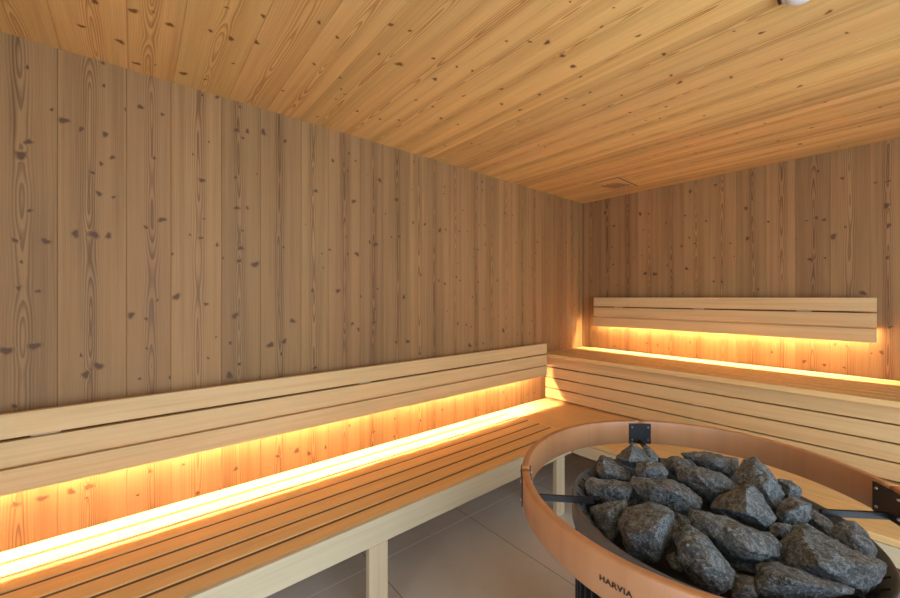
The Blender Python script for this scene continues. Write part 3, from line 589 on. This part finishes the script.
t = thing('ceiling_lamp', (1.722, 1.455, CEIL), 'small white round lamp on the ceiling at the top edge of the photo', 'lamp')
bm = bmesh.new(); lathe(bm, [(0.0, CEIL - 0.0008), (0.045, CEIL - 0.0008), (0.045, CEIL - 0.010), (0.041, CEIL - 0.013), (0.0, CEIL - 0.013)], 1.722, 1.455, 40)
build('base_ring', bm, WHITE, t, True)
bm = bmesh.new(); lathe(bm, [(0.036, CEIL - 0.0132), (0.034, CEIL - 0.020), (0.026, CEIL - 0.027), (0.014, CEIL - 0.030), (0.0, CEIL - 0.031)], 1.722, 1.455, 40)
build('diffuser', bm, WHITE, t, True)
bm = bmesh.new(); box(bm, (1.670, 1.438, CEIL - 0.014), (1.6765, 1.458, CEIL - 0.006), 0.001)
build('clip', bm, BLACK, t)

# ---------------------------------------------------------------- the heater
HX, HY = 1.563, 1.174      # heater body
RX, RY = 1.554, 1.174      # guard rail
RH = 0.339
heater = thing('sauna_heater', (HX, HY, 0), 'round black sauna heater full of stones inside a bent wooden guard rail', 'heater')
bm = bmesh.new()
lathe(bm, [(0.2985, 0.06), (0.2985, 0.600), (0.292, 0.600), (0.292, 0.06)], HX, HY, 72, True)
build('inner_shell', bm, STEEL_DARK, heater, True)
bm = bmesh.new()
lathe(bm, [(0.0, 0.588), (0.2915, 0.588), (0.2915, 0.596), (0.0, 0.596)], HX, HY, 72)
build('stone_grate', bm, BLACK, heater)
bm = bmesh.new()   # the sloping collar at the top: lip, inner slope, outer skirt
lathe(bm, [(RH, 0.640), (RH, 0.700), (RH - 0.003, 0.703), (RH - 0.006, 0.7012), (RH - 0.034, 0.679), (0.2985, 0.601), (0.3015, 0.601), (RH - 0.031, 0.677), (RH - 0.004, 0.6955), (RH - 0.004, 0.640)], HX, HY, 96, True)
build('collar', bm, STEEL_DARK, heater, True)
for k in range(40):     # short slots punched through the collar slope
    a = 2 * math.pi * (k + 0.5) / 40
    bm = bmesh.new()
    m = Matrix.Translation((HX, HY, 0)) @ Matrix.Rotation(a, 4, 'Z') @ Matrix.Translation((RH - 0.0190, 0, 0.6920)) @ Matrix.Rotation(math.radians(-38.4), 4, 'Y')
    bmesh.ops.create_cube(bm, size=1.0, matrix=m @ Matrix.Diagonal((0.015, 0.0045, 0.0022, 1)))
    build('collar_slot', bm, DARKSLOT, heater)
for k in range(60):
    a = 2 * math.pi * k / 60
    m = Matrix.Translation((HX, HY, 0)) @ Matrix.Rotation(a, 4, 'Z')
    bm = bmesh.new()
    bmesh.ops.create_cube(bm, size=1.0, matrix=m @ Matrix.Translation((0.319, 0, 0.345)) @ Matrix.Diagonal((0.022, 0.006, 0.59, 1)))
    build('upright_bar', bm, BLACK, heater)
for z in (0.055, 0.35):
    bm = bmesh.new(); lathe(bm, [(0.301, z), (0.312, z), (0.312, z + 0.02), (0.301, z + 0.02)], HX, HY, 72, True)
    build('hoop', bm, BLACK, heater)
for a in (45, 135, 225, 315):
    x, y = HX + 0.26 * math.cos(math.radians(a)), HY + 0.26 * math.sin(math.radians(a))
    bm = bmesh.new(); cyl(bm, (x, y, 0), (x, y, 0.06), 0.022, 20)
    build('foot', bm, BLACK, heater)

# guard rail: four bent quarters joined by black plates
RA, RB = 0.460, 0.497
RT, RZ0, RZ1 = 0.021, 0.703, 0.790
def rail_pt(a, off=0.0, z=0.0):
    """outer face at angle a, moved inwards by off"""
    p = Vector((RA * math.cos(a), RB * math.sin(a)))
    n = Vector((math.cos(a) / RA, math.sin(a) / RB)).normalized()
    p = p - n * off
    return Vector((RX + p.x, RY + p.y, z)), Vector((n.x, n.y, 0))
JOINTS = [math.radians(d) for d in (-138, -48, 41.5, 134.6)]
rail = thing('guard_rail', (RX, RY, RZ0), '', '')
del rail['label'], rail['category']
rail.parent = heater; rail.location = (RX - HX, RY - HY, RZ0)
for j in range(4):
    a0 = JOINTS[j] + 0.0016; a1 = (JOINTS[(j + 1) % 4] + (2 * math.pi if j == 3 else 0)) - 0.0016
    bm = bmesh.new()
    prof = []
    e = 0.004
    for (o, z) in ((0, RZ0 + e), (0, RZ1 - e), (e * .3, RZ1 - e * .3), (e, RZ1), (RT - e, RZ1), (RT - e * .3, RZ1 - e * .3), (RT, RZ1 - e), (RT, RZ0 + e), (RT - e, RZ0), (e, RZ0)):
        prof.append((o, z))
    secs = []
    n = 28
    for i in range(n + 1):
        a = a0 + (a1 - a0) * i / n
        secs.append([bm.verts.new(rail_pt(a, o, z)[0]) for o, z in prof])
    k = len(prof)
    for A, B in zip(secs, secs[1:]):
        for i in range(k): bm.faces.new((A[i], A[(i + 1) % k], B[(i + 1) % k], B[i]))
    bm.faces.new(secs[0]); bm.faces.new(secs[-1][::-1])
    build('rail_segment', bm, BEECH, rail, True)
def curved_plate(name, ac, half, off0, off1, z0, z1, mat, parent):
    bm = bmesh.new()
    secs = []
    for i in range(7):
        a = ac - half + 2 * half * i / 6
        secs.append([bm.verts.new(rail_pt(a, o, z)[0]) for o, z in ((off0, z0), (off0, z1), (off1, z1), (off1, z0))])
    for A, B in zip(secs, secs[1:]):
        for i in range(4): bm.faces.new((A[i], A[(i + 1) % 4], B[(i + 1) % 4], B[i]))
    bm.faces.new(secs[0]); bm.faces.new(secs[-1][::-1])
    return build(name, bm, mat, parent)
for j in JOINTS:
    for inner in (True, False):
        o0, o1 = (RT + 0.0004, RT + 0.0034) if inner else (-0.0034, -0.0004)
        pl = curved_plate('joint_plate', j, 0.09, o0, o1, RZ0 + 0.001, RZ1 - 0.008, BLACK, rail)
        for da in (-0.066, 0.066):
            for z in (RZ0 + 0.016, RZ1 - 0.022):
                p, nv = rail_pt(j + da, o1 if inner else o0, z)
                s = -1 if inner else 1
                bm = bmesh.new(); cyl(bm, p + nv * s * 0.0001, p + nv * s * 0.003, 0.0042, 10, 0.003)
                build('bolt', bm, BOLT, pl)
    # flat bracket arm from the rail to the heater collar
    p, nv = rail_pt(j, RT + 0.0036, 0.0)
    c = Vector((HX, HY, 0)); d = (p - c).normalized()
    p1 = c + d * (RH - (0.012 if abs(j - JOINTS[1]) < 0.01 else 0.052))
    s = Vector((-d.y, d.x, 0)) * 0.0035
    bm = bmesh.new()
    zs = (0.7035, 0.7205)
    vs = [bm.verts.new((q.x, q.y, z)) for z in zs for q in (p - s, p + s, p1 + s, p1 - s)]
    for q in ((3, 2, 1, 0), (4, 5, 6, 7), (0, 1, 5, 4), (1, 2, 6, 5), (2, 3, 7, 6), (3, 0, 4, 7)):
        bm.faces.new([vs[i] for i in q])
    build('bracket_arm', bm, BLACK, heater)

# burnt lettering on the front of the rail
def lettering(body, height, ac, zc, spacing=1.0):
    cu = bpy.data.curves.new('lettering', 'FONT')
    cu.body = body; cu.size = height / 0.69; cu.align_x = 'CENTER'; cu.space_character = 1.12; cu.offset = 0.0007
    ob = bpy.data.objects.new('lettering', cu); COL.objects.link(ob)
    dg = bpy.context.evaluated_depsgraph_get()
    me = bpy.data.meshes.new_from_object(ob.evaluated_get(dg))
    bpy.data.objects.remove(ob); bpy.data.curves.remove(cu)
    bm = bmesh.new(); bm.from_mesh(me); bpy.data.meshes.remove(me)
    r = (rail_pt(ac)[0] - Vector((RX, RY, 0))).length
    for v in bm.verts:
        v.co = rail_pt(ac + v.co.x * 1.22 / r, -0.0005, zc - height / 2 + v.co.y)[0]
    return build('lettering', bm, BURN, rail)
LETTER_ANGLE = math.radians(-88.8)
lettering('HARVIA', 0.0098, LETTER_ANGLE, 0.744)

# ---------------------------------------------------------------- stones
def stone(key, label):
    base, pts = STONE_POINTS[key]
    bm = bmesh.new()
    for p in pts: bm.verts.new([c / 1000 for c in p])
    r = bmesh.ops.convex_hull(bm, input=bm.verts)
    junk = list({g for g in r['geom_interior'] + r['geom_unused'] if isinstance(g, bmesh.types.BMVert)})
    bmesh.ops.delete(bm, geom=junk, context='VERTS')
    bmesh.ops.dissolve_limit(bm, angle_limit=math.radians(9), verts=bm.verts, edges=bm.edges)
    bmesh.ops.bevel(bm, geom=list(bm.edges), offset=0.0018, segments=1, affect='EDGES', clamp_overlap=True)
    bmesh.ops.triangulate(bm, faces=bm.faces)
    for _ in range(5):
        long = [e for e in bm.edges if e.calc_length() > 0.009]
        if not long: break
        bmesh.ops.subdivide_edges(bm, edges=long, cuts=1)
        bmesh.ops.triangulate(bm, faces=[f for f in bm.faces if len(f.verts) > 3])
    bm.normal_update()
    off = Vector((sum(map(ord, key)) * 0.37, len(key) * 1.3, 0))
    mv = {}
    for v in bm.verts:
        n1 = noise.noise(v.co * 26 + off); n2 = noise.noise(v.co * 75 + off); n3 = noise.noise(v.co * 190 + off)
        cell = noise.cell(v.co * 45 + off)
        mv[v] = v.normal * (0.0050 * n1 + 0.0034 * n2 + 0.0014 * n3)
    for v, d in mv.items(): v.co += d
    o = build('sauna_stone', bm, ROCK)
    o.location = base
    o['label'] = label; o['category'] = 'stone'; o['group'] = 'sauna stones piled in the heater'
    return o
for key, label in STONE_LABELS: stone(key, label)
